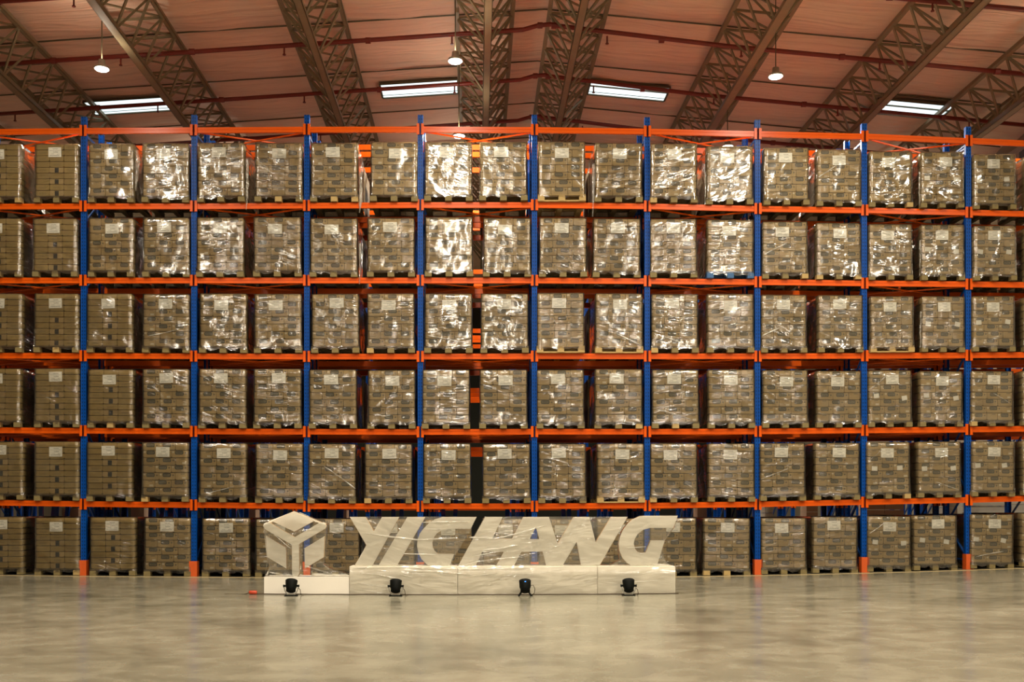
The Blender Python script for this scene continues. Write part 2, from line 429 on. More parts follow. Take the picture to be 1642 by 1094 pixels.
for n, (a, b) in enumerate(SKY):
    SY0, SY1 = 28.9 - (.15, .05, 0, .55)[n], 29.8 - (.15, .05, 0, .55)[n]
    zr = roof_z(((a+b)/2)*11.6) - EYE - .17
    x0, x1 = a*zr, b*zr
    win = MB(); zz = [roof_z(x0)-.17, roof_z(x1)-.17]
    for (ya, yb) in ((SY0, SY0+.30), (SY0+.36, SY0+.74), (SY0+.78, SY1)):
        k = len(win.v)
        for yy in (ya, yb):
            for x, z in ((x0, zz[0]), (x1, zz[1])): win.v += [(x, yy, z), (x, yy, z+.03)]
        win.face([k, k+2, k+6, k+4], None, 0); win.face([k+1, k+5, k+7, k+3], None, 1)
        for e in ([k, k+1, k+3, k+2], [k+4, k+6, k+7, k+5], [k, k+4, k+5, k+1], [k+2, k+3, k+7, k+6]): win.face(e, None, 1)
    o = structure('window_%d' % (n+1), win.mesh('roof_light', [M['sky_panel'], M['dark_steel']]))
    fr = MB()
    for yy in (SY0-.03, SY0+.33, SY1+.03): fr.bar((x0, yy, zz[0]), (x1, yy, zz[1]), .05, .05)
    for x, z in ((x0, zz[0]), (x1, zz[1])): fr.bar((x, SY0, z), (x, SY1, z), .05, .05)
    put('window_frame', fr.mesh('window_frame', M['dark_steel']), o)

def wall(name, x0, x1, y0, y1, z1):
    return structure(name, MB().box(x0, x1, y0, y1, -.1, z1).mesh(name, M['wall']))
wall('wall_left', XL-.2, XL, YF, YB, roof_z(XL)+.3)
wr = wall('wall_right', XR, XR+.2, YF, YB, roof_z(XR)+.3)
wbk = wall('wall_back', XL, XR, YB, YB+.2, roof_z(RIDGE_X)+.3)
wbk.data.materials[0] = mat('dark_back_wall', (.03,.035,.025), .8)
wf = wall('wall_front', XL, XR, YF-.2, YF, roof_z(RIDGE_X)+.3)
wf.data.materials[0] = mat('dark_wall_sheet', (.13,.11,.08), .7)
# clerestory strip high on the right-hand wall
wz = roof_z(XR)
fr = MB().box(XR-.06, XR, 14, 58, wz-1.05, wz-.35)
put('window_band', fr.mesh('window_band', mat('pale_sheet', (.5,.47,.40), .5)), wr)
glass = mat('dark_blue_glass', (.02,.05,.11), .15)
for k in range(16):
    y = 20 + k*2.2
    put('pane', MB().box(XR-.08, XR-.05, y, y+1.35, wz-.82, wz-.55).mesh('pane', glass), wr)

# ------------------------------------------------------------------ trusses
Y0T, NP, PL = 12.0, 36, .96
def chord_mesh(name, w_, h_):
    L = NP*PL; b = MB()
    b.box(-w_/2, w_/2, 0, L, -h_/2, -h_/2+.014)
    b.box(-w_/2, -w_/2+.014, 0, L, -h_/2, h_/2); b.box(w_/2-.014, w_/2, 0, L, -h_/2, h_/2)
    return b.mesh(name, M['truss'])
low_me = chord_mesh('lower_chord', .18, .12); up_me = chord_mesh('upper_chord', .10, .10)
HW, HT = .66, .93
def web_mesh():
    b = MB(); wd = .047
    for s in (-1, 1):
        b.bar((0, 0, .03), (s*HW, PL/2, HT), wd); b.bar((s*HW, PL/2, HT), (0, PL, .03), wd)
    b.bar((-HW, PL/2, HT), (HW, PL/2, HT), wd)
    b.bar((-HW, PL/2, HT), (HW, PL*1.5, HT), wd*.8)
    return b.mesh('web_panel', M['truss'])
web_me = web_mesh()
TLAB = ['just beyond the left picture edge', 'leftmost one in the picture', 'second one in from the left', 'third one in from the left', 'left one of the close pair at the ridge',
        'right one of the close pair at the ridge', 'first one right of the ridge pair', 'second one right of the ridge pair', 'rightmost one in the picture']
for k, (X, Z) in enumerate(TX):
    t = thing('roof_truss', 'olive steel lattice roof truss, ' + TLAB[k], 'roof truss', (X, Y0T, Z), 'triangular lattice trusses under the roof')
    sl = math.atan(ROOF_L if X < RIDGE_X else -ROOF_R)
    t.rotation_euler = (0, -sl, 0)
    put('lower_chord', low_me, t)
    for s in (-1, 1): put('upper_chord', up_me, t, (s*HW, 0, HT))
    for j in range(NP-1): put('web_panel', web_me, t, (0, j*PL, 0))

# red sprinkler pipes across the trusses
PYS = [19.1, 22.05, 24.95, 27.85, 30.75, 33.7]
PIPE_NAMES = ['out of sight above the picture', 'highest one in the picture', 'second from the top', 'crossing the roof lights', 'just above the top orange beam', 'lowest, far behind the rack']
for k, y in enumerate(PYS):
    z = lambda x: roof_z(x) - .72
    t = thing('sprinkler_pipe', 'dark red sprinkler pipe under the roof, ' + PIPE_NAMES[k], 'pipe', (0, y, 0), 'red sprinkler pipes across the roof')
    j = 1.35 + .05*k
    pts = [(-22, 0, z(-22)), (-6, 0, z(-6)), (j-.35, 0, z(j)), (j, 0, z(j)+.10), (j+.30, 0, z(j)+.13), (j+.4, 0, z(j)+.10), (6, 0, z(6)), (15.5, 0, z(15.5))]
    put('pipe_run', MB().tube(pts, .055, 8).mesh('pipe_run', M['pipe'], True), t)
    for x in [j+.05, j+.38] + [-14.2, -10.1, -6.8, -2.6, 4.4, 8.7, 12.4]:
        put('coupling', MB().tube([(x-.06, 0, z(x)+(.1 if 0 < x-j+.3 < .8 else 0)), (x+.06, 0, z(x)+(.1 if 0 < x-j+.3 < .8 else 0))], .075, 8).mesh('coupling', M['pipe']), t)
    for x in (-12.3, -8.5, -4.6, -.6, 3.1, 6.3, 9.6, 13.1):
        put('sprinkler_head', MB().tube([(x, 0, z(x)-.03), (x, 0, z(x)-.20)], .02, 6).tube([(x, 0, z(x)-.20), (x, 0, z(x)-.22)], .04, 8).mesh('sprinkler_head', M['pipe']), t)

# ------------------------------------------------------------------ high-bay lamps
LZ = EYE + 9.75
shell_me = MB().lathe([(.05,.20),(.07,.20),(.08,.09),(.155,.05),(.175,.0),(.165,0)], 24).mesh('housing', M['lamp_shell'], True)
diff_me = MB().lathe([(.03,-.045),(.09,-.036),(.135,-.018),(.15,-.002)], 24).mesh('diffuser', M['lamp'])
LX = [-15.6, -8.25, -.47, 6.68, 13.2]; LY = [-9, -4.5, .9, 6.3, 11.7, 17.0, 22.6, 27.1, 33.2, 40]
names = {(1,6): 'at upper left', (2,6): 'at upper middle, above the rack', (3,6): 'at upper right', (2,7): 'peeping over the middle of the rack top', (3,7): 'low on the right behind the top beam'}
for i, x in enumerate(LX):
    for j, y in enumerate(LY):
        yy = y + (.4 if (i == 1 and j == 6) else 0) + (.8 if (i == 3 and j >= 6) else 0)
        if i == 0 and j < 8 or i == 4 and j % 2 or (i, j) == (1, 7): continue
        lab = 'round white high-bay lamp hanging under the roof, ' + names[(i, j)] if (i, j) in names else 'round white high-bay lamp hanging outside the picture'
        t = thing('high_bay_lamp', lab, 'lamp', (x, yy, LZ), 'pendant lamps under the roof')
        put('housing', shell_me, t); put('diffuser', diff_me, t)
        put('suspension_rod', MB().tube([(0,0,.2), (0,0,roof_z(x)-LZ-.05)], .012, 6).mesh('suspension_rod', M['dark_steel']), t)
        nm = 'lamp_light' + ('', '_left', '', '', '_right')[i]; kf = (1, .70, 1, 1.12, 1.3)[i]
        ld = bpy.data.lights.get(nm) or bpy.data.lights.new(nm, 'AREA')
        ld.shape = 'DISK'; ld.size = .30; ld.energy = LAMP_W*kf; ld.color = LAMP_COL
        lo = bpy.data.objects.new('lamp_light', ld); COL.objects.link(lo); lo.parent = t; lo.location = (0, 0, -.05)
        if i == 3: continue
        ls = bpy.data.lights.get('roof_fill') or bpy.data.lights.new('roof_fill', 'AREA')  # added upward fill light that brightens the roof lining
        ls.shape = 'DISK'; ls.size = .3; ls.energy = LAMP_W*.05; ls.color = LAMP_COL
        lo = bpy.data.objects.new('roof_fill', ls); COL.objects.link(lo); lo.parent = t; lo.location = (0, 0, .23); lo.rotation_euler = (math.pi, 0, 0)

# ------------------------------------------------------------------ racking
RD = 1.10
def post_mesh(h, name='upright', lift=0):
    b = MB(); w2 = .055
    prof = [(-w2, 0), (-.018, 0), (-.014, .012), (.014, .012), (.018, 0), (w2, 0), (w2, .09), (w2-.004, .09), (w2-.004, .016), (-w2+.004, .016), (-w2+.004, .09), (-w2, .09)]
    n = len(prof)
    for z in (0, h):
        for x, y in prof: b.v.append((x, y, z))
    for i in range(n): b.face([i, (i+1)%n, n+(i+1)%n, n+i])
    b.face([n+i for i in range(n)])
    return b.mesh(name, M['blue'])
def rack_row(yf, label, group, detail, levels=6):
    t = thing('pallet_rack', label, 'pallet rack', (0, yf, 0), group)
    n = len(POST_X)
    for i in range(n):
        X = rx(POST_X[i]); z0 = floor_z(X); zt = rz(TOP_Y[i])
        me = post_mesh(zt - z0)
        put('upright', me, t, (X, 0, z0))
        o = put('upright', me, t, (X, RD, z0)); o.rotation_euler = (0, 0, math.pi)
        # lacing of the side frame
        b = MB(); z = z0 + .25; s = 0
        zr = zt - .35
        while z < zr:
            a, c = (.09, RD-.09) if s % 2 == 0 else (RD-.09, .09)
            b.bar((X, a, z), (X, c, min(z+.72, zr)), .035, .03, up=(1,0,0)); z += .72; s += 1
        b.bar((X, .09, z0+.2), (X, RD-.09, z0+.2), .035, .03, up=(1,0,0)); b.bar((X, .09, zr), (X, RD-.09, zr), .035, .03, up=(1,0,0))
        put('frame_lacing', b.mesh('frame_lacing', M['blue_plain']), t)
        if detail:
            g = MB().box(-.082, .082, -.075, -.055, 0, .32).box(-.082, -.066, -.06, .10, 0, .32).box(.066, .082, -.06, .10, 0, .32)
            put('foot_guard', g.mesh('foot_guard', M['orange_guard']), t, (X, 0, z0))
    for lv in range(1, levels+1):
        B = BEAM[lv]
        for i in range(n-1):
            xa, xb = rx(POST_X[i])+.06, rx(POST_X[i+1])-.06; za, zb = rz(B[i]), rz(B[i+1])
            for y in (0, RD):
                b = MB(); s = -1 if y else 1; yy = y - .01*s
                # a step beam: tall box with a recessed lower lip
                for (ya, yb_, dz0, dz1) in ((yy, yy+.05*s, -.058, .058),):
                    k = len(b.v); y0_, y1_ = min(ya, yb_), max(ya, yb_)
                    for x, z in ((xa, za), (xb, zb)):
                        b.v += [(x, y0_, z+dz0), (x, y1_, z+dz0), (x, y1_, z+dz1), (x, y0_, z+dz1)]
                    for q in ((0,1,2,3),(7,6,5,4),(0,4,5,1),(1,5,6,2),(2,6,7,3),(3,7,4,0)): b.face([k+c for c in q])
                if s == 1 and detail:
                    b.bar((xa, yy-.004, za+.012), (xb, yy-.004, zb+.012), .006, .012)
                bo = put('beam', b.mesh('beam', M['orange']), t)
                if detail or lv:
                    for (x, z, sd) in ((xa, za, -1), (xb, zb, 1)):
                        if not detail and s == -1: continue
                        yc = yy - .022*s
                        c = MB().box(-.034, .034, min(yc, yc+.012*s), max(yc, yc+.012*s), -.115, .115)
                        c.box(.028*sd-.006, .028*sd+.006, min(yc, yc+.07*s), max(yc, yc+.07*s), -.115, .115)
                        put('end_connector', c.mesh('end_connector', M['orange']), bo, (x + sd*.018, 0, z))
            if i % 2 == 1 and detail:
                for (p, q) in (((xa, .05, za-.03), (xb, RD-.05, zb-.03)), ((xa, RD-.05, za-.045), (xb, .05, zb-.045))):
                    put('plan_brace', MB().bar(p, q, .035, .025).mesh('plan_brace', M['orange']), t)
    return t
rack_row(YR, 'blue and orange pallet rack facing the hall, filled with wrapped pallets', 'pallet rack rows', True)
YB2 = YR + 1.53
rack_row(YB2, 'blue and orange pallet rack standing back to back behind the front rack', 'pallet rack rows', False)
rack_row(YR + 6.1, 'blue and orange pallet rack across the first aisle, seen through the front rack', 'pallet rack rows', False)
rack_row(YR + 7.65, 'blue and orange pallet rack farthest back, backed onto the one before it', 'pallet rack rows', False)

rack_row(YR + 12.2, 'blue pallet rack frames in the dark beyond the second aisle', 'pallet rack rows', False, 1)
rack_row(YR + 13.75, 'blue pallet rack frames in the dark, at the very back of the hall', 'pallet rack rows', False, 1)
# stacks of pale cartons standing in the aisle, showing over the floor loads
def aisle_stack(px0, px1, top, m, label, Y=26.0, d=.5):
    a = (px0-VX)*Y/F_PX; b_ = (px1-VX)*Y/F_PX; z0 = floor_z((a+b_)/2); t = thing('carton_stack', label, 'carton stack', (a, Y, z0), 'carton stacks in the aisle')
    n = max(2, int(top/.3)); h = top/n; w_ = b_-a
    for k in range(n):
        for q_ in range(2 if w_ > .9 else 1):
            ww = w_/2 if w_ > .9 else w_
            put('carton', MB().box(q_*ww+.006, (q_+1)*ww-.006, R.uniform(0, .02), d, k*h+.004, (k+1)*h-.006).mesh('carton', m), t)
    return t
aisle_stack(99, 126, 1.42, M['pink_box'], 'pinkish carton stack showing over the floor loads, near the left edge')
aisle_stack(209, 231, 1.44, M['pink_box'], 'pinkish carton stack showing behind the third and fourth floor loads')
aisle_stack(396, 410, 1.42, M['pink_box'], 'narrow pinkish carton stack showing left of the cube emblem')
aisle_stack(545, 556, 1.42, M['pink_box'], 'narrow pinkish carton stack showing between emblem and letter Y')
aisle_stack(1118, 1136, 1.44, M['pink_box'], 'pinkish carton stack showing right of the letter G')
aisle_stack(1226, 1240, 1.9, M['white_box'], 'pale carton stack showing right of the orange guard nearest the sign')
aisle_stack(1293, 1312, 1.9, M['pink_box'], 'dull brown carton stack showing behind the pallet gap right of the sign')
aisle_stack(1388, 1450, 1.9, M['pink_box'], 'wide brown carton stack showing over the floor loads on the right')
aisle_stack(1512, 1536, 1.9, M['white_box'], 'pale carton stack showing just left of the rightmost orange guard')
aisle_stack(1556, 1613, 1.9, M['white_box'], 'wide pale grey carton stack showing at the right edge')
aisle_stack(1622, 1655, 1.9, M['white_box'], 'pale grey carton stack cut by the right picture edge')
def blue_bundle(px0, px1, top, label, Y=25.6):
    a = (px0-VX)*Y/F_PX; b_ = (px1-VX)*Y/F_PX; z0 = floor_z((a+b_)/2); t = thing('steel_bundle', label, 'steel bundle', (a, Y, z0), 'blue steel bundles in the aisle')
    w_ = b_-a; n = max(2, int(w_/.16)); rr = random.Random(int(px0))
    for k in range(n):
        x = w_*(k+.5)/n; lean = rr.uniform(-.15, .5)
        put('blue_profile', MB().bar((x, rr.uniform(0,.3), .0), (x+lean*.4, rr.uniform(0,.3)+.2, top), .10, .06).mesh('blue_profile', M['blue_gloss']), t)
    return t
M['blue_gloss'] = mat('glossy_blue_paint', (.004,.05,.26), .12)
for px0, px1, w_ in ((24, 36, 'left of the first shelf post'), (55, 98, 'over the second floor load'), (150, 172, 'over the third floor load'), (178, 194, 'just right of the first orange guard'),
                     (232, 278, 'over the fourth floor load'), (286, 300, 'left of the second orange guard'), (366, 396, 'over the fifth floor load'), (436, 452, 'over the cube emblem'),
                     (527, 545, 'right of the cube emblem'), (592, 612, 'over the letter Y'), (622, 648, 'over the slanted letter I'), (707, 730, 'over the letter C'), (808, 826, 'over the joined letter H'),
                     (903, 918, 'over the joined letter A'), (926, 942, 'over the joined letter N'), (1137, 1146, 'right of the letter G')):
    blue_bundle(px0, px1, 2.1, 'leaning blue steel profiles in the aisle, showing ' + w_)

# ------------------------------------------------------------------ pallet loads
LH = .155; NL = 7; PH = .144; W = .965; DEPTH = 1.16
WA, WB = .350, .257
def carton_mesh(w_, h_, d_, name, m):
    b = MB(); c = .016; g_ = .0035
    x0, x1, z0, z1 = g_, w_-g_, .004, h_-.008
    out = [(x0+c, z0), (x1-c, z0), (x1, z0+c), (x1, z1-.004), (x1-.004, z1), (x0+.004, z1), (x0, z1-.004), (x0, z0+c)]
    n = len(out)
    b.v = [(x, 0, z) for x, z in out] + [(x, d_, z) for x, z in out]
    b.face(list(range(n)), [(x, z) for x, z in out]); b.face([n+i for i in range(n)][::-1])
    for i in range(n): b.face([i, n+i, n+(i+1)%n, (i+1)%n])
    return b.mesh(name, m)
ca = carton_mesh(WA, LH, .38, 'carton', carton_mat('carton_logo', 'logo', WA, LH))
cb_ = carton_mesh(WB, LH, .38, 'carton', carton_mat('carton_end', 'end', WB, LH))
PLH = .1206; PW = W/3
cp = carton_mesh(PW, PLH, .38, 'carton', carton_mat('carton_plain', 'plain', PW, PLH))
ch = carton_mesh(PW, PLH, .38, 'carton', carton_mat('carton_hole', 'hole', PW, PLH))
cst = mat('carton_back_shaded', (.19,.13,.06), .65, noise=(.2, 5))  # rear cartons darker than the front ones, gap shade is in the colour
def stack_mesh(nl, lh):
    b = MB()
    for k in range(nl):
        z = PH + k*lh; o = .03*(k % 2)
        for (y0, y1) in ((.385, .76+o), (.765+o, DEPTH)):
            b.box(.004, W/2-.002, y0, y1-.004, z+.003, z+lh-.003); b.box(W/2+.002, W-.004, y0, y1-.004, z+.003, z+lh-.003)
    return b.mesh('rear_cartons', cst)
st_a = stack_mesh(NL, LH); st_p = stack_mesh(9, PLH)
def full_stack():
    b = MB()
    for k in range(NL):
        z = PH + k*LH; o = .06*(k % 2)
        for (y0, y1) in ((0, .38+o), (.385+o, .77), (.775, DEPTH)):
            for x0, x1 in ((0, .34+o), (.345+o, .62+o), (.625+o, W)): b.box(x0, x1, y0, y1, z+.003, z+LH-.003)
    return b.mesh('carton_stack', mat('carton_deep_shade', (.17,.11,.05), .75, noise=(.2, 5)))  # carton brown darkened so the gaps behind the front loads read as shade
st_f = full_stack()
def pallet_mesh(m, full, blocks_all=False):
    b = MB(); x0, x1 = -.02, W+.02
    y0 = -.02; yl = DEPTH+.04
    for k in range(6):
        y = y0 + k*(yl-.10)/5; b.box(x0, x1, y, y+.10, PH-.022, PH-.001)
    for x in (x0, (x0+x1)/2-.06, x1-.12): b.box(x, x+.12, y0, y0+yl, PH-.042, PH-.0221)
    for x in (x0, (x0+x1)/2-.065, x1-.14):
        wd = .14 if x != (x0+x1)/2-.065 else .13
        b.box(x, x+wd, y0+yl/2-.06, y0+yl/2+.06, .022, PH-.042); b.box(x, x+wd, y0+yl-.12, y0+yl, .022, PH-.042)
        if blocks_all: b.box(x, x+wd, y0, y0+.12, .022, PH-.042)
        b.box(x+.01, x+wd-.01, y0, y0+yl, 0, .0219)
    if full: b.box(x0, x1, y0-.002, y0+.10, -.001, .026)
    return b.mesh('pallet', m)
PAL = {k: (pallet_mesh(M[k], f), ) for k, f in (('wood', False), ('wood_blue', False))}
pal_light = pallet_mesh(M['wood_light'], True)
pal_plain_all = pallet_mesh(mat('pallet_wood_deep_shade', (.05,.035,.015), .8, noise=(.3, 9)), False, True)  # wood of the rear loads, with the shade of the gaps in its colour
M['block_wood'] = mat('pallet_block_wood', (.21,.16,.06), .75, noise=(.35, 9))
blk = {k: MB().box(0, .14, -.008, .12, .004, PH-.042).mesh('block', M['block_wood' if k == 'wood' else k]) for k in ('wood', 'wood_light', 'wood_blue')}
def film_mesh(seed):
    r = random.Random(seed); b = MB()
    HT_ = PH + NL*LH + .004; x0, x1, y0, y1 = -.012, W+.012, -.016, DEPTH+.014
    nxx, nyy, nz = 12, 6, 14
    ring = [(x0+(x1-x0)*i/nxx, y0) for i in range(nxx)] + [(x1, y0+(y1-y0)*i/nyy) for i in range(nyy)] + \
           [(x1-(x1-x0)*i/nxx, y1) for i in range(nxx)] + [(x0, y1-(y1-y0)*i/nyy) for i in range(nyy)]
    n = len(ring); ph = [r.uniform(0, 6.28) for _ in range(8)]
    for j in range(nz+1):
        t = j/nz; z = .075 + (HT_-.075)*t
        for i, (x, y) in enumerate(ring):
            s = i/n*6.28
            corner = (abs(x-x0) < .001 or abs(x-x1) < .001) and (abs(y-y0) < .001 or abs(y-y1) < .001)
            d = .009*math.sin(5*s+ph[0]+4*t)*math.sin(9*t+ph[1]) + .006*math.sin(13*s+ph[2]-7*t) + r.uniform(-.0025, .0025)
            d = max(d, -.007)
            if corner: d = r.uniform(-.004, .002)
            if j == nz: d = -.004
            cx, cy = x - W/2, y - DEPTH/2; L = math.hypot(cx, cy)
            zz = z + (r.uniform(-.035, .03) if j == 0 else 0)
            fl = .022*max(0, 1-t*6)
            b.v.append((x + cx/L*(d+fl), y + cy/L*(d+fl), zz))
    for j in range(nz):
        for i in range(n):
            b.face([j*n+i, j*n+(i+1)%n, (j+1)*n+(i+1)%n, (j+1)*n+i])
    b.face([nz*n+i for i in range(n)])
    return b.mesh('stretch_film', M['film'], True)
films = [film_mesh(s) for s in range(6)]
lm = label_mat()
lb = MB(); lb.v = [(0,0,0),(.295,0,0),(.295,0,.205),(0,0,.205),(0,.002,0),(.295,.002,0),(.295,.002,.205),(0,.002,.205)]
lb.face([0,1,2,3], [(0,0),(1,0),(1,1),(0,1)])
for q in ((4,7,6,5),(0,4,5,1),(1,5,6,2),(2,6,7,3),(3,7,4,0)): lb.face(list(q))
label_me = lb.mesh('paper_label', lm)
sticker_me = MB().box(0, .125, 0, .002, 0, .10).mesh('sticker', mat('sticker_paper', (.78,.76,.68), .6, noise=(.25, 60)))

LO = {}
M['tail'] = film_mat('loose_film', .45, 2.2, .12, (2.0, .3, .4), 2.0, .02, (.62,.58,.48))
LOADS = {
 5: ([-38,56,143,229,318,410,499,595,682,770,864,955,1044,1134,1226,1311,1395,1477,1562,1645], [23,21,24,22,22,26,23,28,22,22,26,27,26,21,23,24,19,29,21,22]),
 4: ([-38,54,143,230,316,408,498,590,683,776,866,952,1044,1135,1224,1311,1395,1479,1562,1645], [20,21,26,22,25,22,22,24,30,22,23,27,25,23,20,26,18,22,22,22]),
 3: ([-37,56,141,230,321,409,501,590,682,772,862,956,1046,1135,1222,1313,1397,1479,1560,1643], [22,22,22,24,22,22,28,22,27,25,23,27,21,25,23,23,20,25,22,22]),
 2: ([-40,57,142,230,320,408,497,591,678,770,862,955,1047,1137,1224,1311,1394,1476,1558,1640], [22,22,22,26,23,28,23,27,23,29,22,22,23,24,26,22,27,25,25,22]),
 1: ([-35,57,141,229,321,411,495,586,680,775,865,959,1044,1137,1220,1308,1391,1473,1559,1640], [23,22,22,21,27,27,25,27,28,23,20,28,20,23,22,27,22,27,24,22]),
 0: ([-35,58,146,232,326,411,501,590,682,775,865,958,1043,1129,1222,1305,1392,1466,1557,1638], [25,22,23,24,26,24,27,25,25,24,24,24,25,26,21,22,24,28,27,22])}
WID = [71,68.5,70,72,73,73.5,73.5,73.5,74,74,73.5,73.5,72.5,72,70,69,67,66.5,65.5,65]
LIGHTP = {(5,10),(3,10),(3,11),(3,16),(1,11)}
ROWN = {5: 'top row', 4: 'second row down', 3: 'third row down', 2: 'fourth row down', 1: 'fifth row down', 0: 'floor row'}
ORD = ['1st','2nd','3rd','4th','5th','6th','7th','8th','9th','10th','11th','12th','13th','14th','15th','16th','17th','18th','19th','20th']
YL = YR - .075
def stickers_on(lv, c):
    return c in (17, 18) if lv in (3, 4, 5) else (c in (16, 17) if lv == 2 else c in (16, 17, 18))
def vscale(x):
    return 1 - max(0, x-1050)/500*.062 - max(0, 200-x)/250*.012
for lv, (Ls, offs) in LOADS.items():
    for c, L in enumerate(Ls):
        wpx = WID[c]; sx = (wpx/76.25)/W; mid = L + wpx/2
        X = (L - VX)*YL/F_PX
        if lv: zb = rz(interp(POST_X, BEAM[lv], mid)) + .060
        else: zb = floor_z(X + .48) + .002
        sz = vscale(mid) * (1.0 + R.uniform(-.008, .010)) * (1.005)
        if lv == 0: sz *= .985
        plain = c in (0, 1) or (c == 2 and lv <= 3)
        lightp = (lv, c) in LIGHTP; bluep = (lv, c) == (4, 13)
        pk = 'wood_light' if lightp else ('wood_blue' if bluep else 'wood')
        d = 'film-wrapped pallet of ' + ('plain brown cartons with black squares' if plain else 'printed brown cartons')
        if stickers_on(lv, c): d += ' and two small stickers'
        if lightp: d += ' on pale pallet'
        if bluep: d += ' on blue pallet'
        t = thing('wrapped_pallet', '%s, %s, %s from left' % (d, ROWN[lv], ORD[c]), 'pallet load', (X, YL + R.uniform(-.015, .02), zb), 'wrapped pallet loads, ' + ROWN[lv])
        LO[(lv, c)] = t
        t.scale = (sx, 1, sz)
        t.rotation_euler = (0, R.uniform(-.006, .006), R.uniform(-.012, .012))
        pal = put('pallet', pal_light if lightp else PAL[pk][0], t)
        for x in (-.02, W/2-.07, W-.12):
            put('block', blk[pk if R.random() > .08 or pk != 'wood' else 'wood_light'], pal, (x, -.02 + R.uniform(-.012, .004), 0))
        if plain:
            k2 = R.choice((0, 1))
            for k in range(9):
                for q in range(3):
                    hole = q == 1 and k in ((1, 3, 5) if k2 else (0, 2, 4))
                    put('carton', ch if hole else cp, t, (q*PW + R.uniform(-.002, .002), R.uniform(0, .012), PH + k*PLH))
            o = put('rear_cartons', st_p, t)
        else:
            ph = R.choice((0, 1))
            for k in range(NL):
                ws = [WA, WA, WB] if (k+ph) % 2 == 0 else [WB, WA, WA]
                if R.random() < .15: ws = [WA, WB, WA]
                x = .004; off = R.uniform(-.004, .004)
                for q in ws:
                    put('carton', ca if q == WA else cb_, t, (x + off, R.uniform(0, .014), PH + k*LH)); x += q
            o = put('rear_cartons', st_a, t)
        o['kind'] = 'stuff'
        hz = .76 + R.uniform(-.03, .03) + (.02 if plain else 0)
        lo = offs[c]/76.25/sx
        put('paper_label', label_me, t, (lo, -.0045, PH + hz + .01), None, (0, R.uniform(-.03, .03), 0))
        if stickers_on(lv, c):
            for xx in (.07 + R.uniform(-.03, .05), .72 + R.uniform(-.05, .06)):
                put('sticker', sticker_me, t, (xx, -.007, .60 + R.uniform(-.03, .05)), None, (0, R.uniform(-.25, .25), 0))
        fo = put('stretch_film', R.choice(films), t)
# twisted creases of film across some loads, and loose tails hanging beside others
strand = film_mat('film_strand', .75, 2.2, .12, (2.0, .3, .4), 4.0, .02, (.80,.77,.68))
for (lv, c, xa, za, xb, zb_, wd) in ((3,11,.42,.42,.95,.14,.045), (3,12,.03,.42,.85,.12,.03), (2,12,.0,.44,.85,.16,.035), (1,6,.28,.80,.98,.30,.03), (1,17,.40,.36,.93,.16,.02),
      (1,4,.02,.18,.72,.32,.018), (0,16,.03,.85,.42,1.12,.03), (2,16,.05,.85,.40,1.12,.03), (1,16,.02,.82,.42,1.14,.02), (4,14,.0,.5,.55,.8,.03), (5,15,.02,.62,.42,.90,.035), (3,14,.0,.35,.4,.55,.03),
      (1,14,.0,.45,.6,.7,.03), (4,15,.5,.45,.98,.2,.018), (2,7,.1,.3,.5,.22,.02), (3,3,.1,.35,.75,.5,.025), (2,18,.5,.75,.9,.5,.02), (0,18,.1,.28,.75,.38,.03), (3,8,.05,.35,.9,.22,.03), (4,9,.02,.8,.5,.6,.02)):
    t = LO[(lv, c)]; n = 9; b = MB(); rr = random.Random(lv*31+c)
    pts = []
    for i in range(n+1):
        u = i/n; pts.append((xa+(xb-xa)*u, -.016, za+(zb_-za)*u + .012*math.sin(u*3+c)))
    for i, (x, y, z) in enumerate(pts):
        wv = wd*.5*(.5+.5*rr.random())*(.35 if i in (0, n) else 1); dx, dz = xb-xa, zb_-za; L_ = math.hypot(dx, dz); nx_, nz_ = -dz/L_, dx/L_
        b.v += [(x+nx_*wv, y+.004, z+nz_*wv), (x, y-rr.uniform(.004,.012), z), (x-nx_*wv, y+.004, z-nz_*wv)]
    for i in range(n):
        a = 3*i; b.face([a, a+1, a+4, a+3]); b.face([a+1, a+2, a+5, a+4])
    put('film_crease', b.mesh('film_crease', strand, True), t)
for (lv, c, x, w_, z0_, z1_) in ((5,6,1.0,.10,-.22,.75), (5,11,-.07,.09,-.30,.80), (5,4,1.0,.09,-.16,.9), (4,6,1.01,.06,-.15,.7), (5,2,1.0,.12,.25,1.1), (5,17,-.05,.05,.05,.8), (5,13,-.05,.05,.0,.7), (4,17,-.05,.05,.1,.9), (3,17,-.05,.05,.1,.9)):
    t = LO[(lv, c)]; b = MB(); rr = random.Random(lv+c*7); n = 10
    for i in range(n+1):
        u = i/n; z = z0_+(z1_-z0_)*u; k = math.sin(u*math.pi*.5+.3)
        b.v += [(x + rr.uniform(-.008,.008), .02, z), (x + w_*.5*k + rr.uniform(-.01,.01), -.01+rr.uniform(-.02,.02), z), (x + w_*k*rr.uniform(.6,1), .03, z)]
    for i in range(n):
        a = 3*i; b.face([a, a+1, a+4, a+3]); b.face([a+1, a+2, a+5, a+4])
    put('loose_film', b.mesh('loose_film', M['tail'], True), t)

# loads of the rack behind: only their lower edges and flanks show in the gaps
back_all = []
for lv in range(0, 6):
    for c, L in enumerate(LOADS[lv][0]):
        X = (L - VX)*YR/F_PX + R.uniform(-.03, .03); mid = L + 36
        zb = rz(interp(POST_X, BEAM[lv], mid)) + .060 if lv else floor_z(X+.48)+.002
        t = thing('pallet_load', 'brown carton load in rear rack, behind the %s wrapped load of %s' % (ORD[c], ROWN[lv]), 'pallet load', (X, YB2 - .03, zb), 'pallet loads in the rack behind')
        t.scale = (WID[c]/76.25/W, 1, vscale(mid))
        put('pallet', pal_plain_all, t); o = put('carton_stack', st_f, t); o['kind'] = 'stuff'

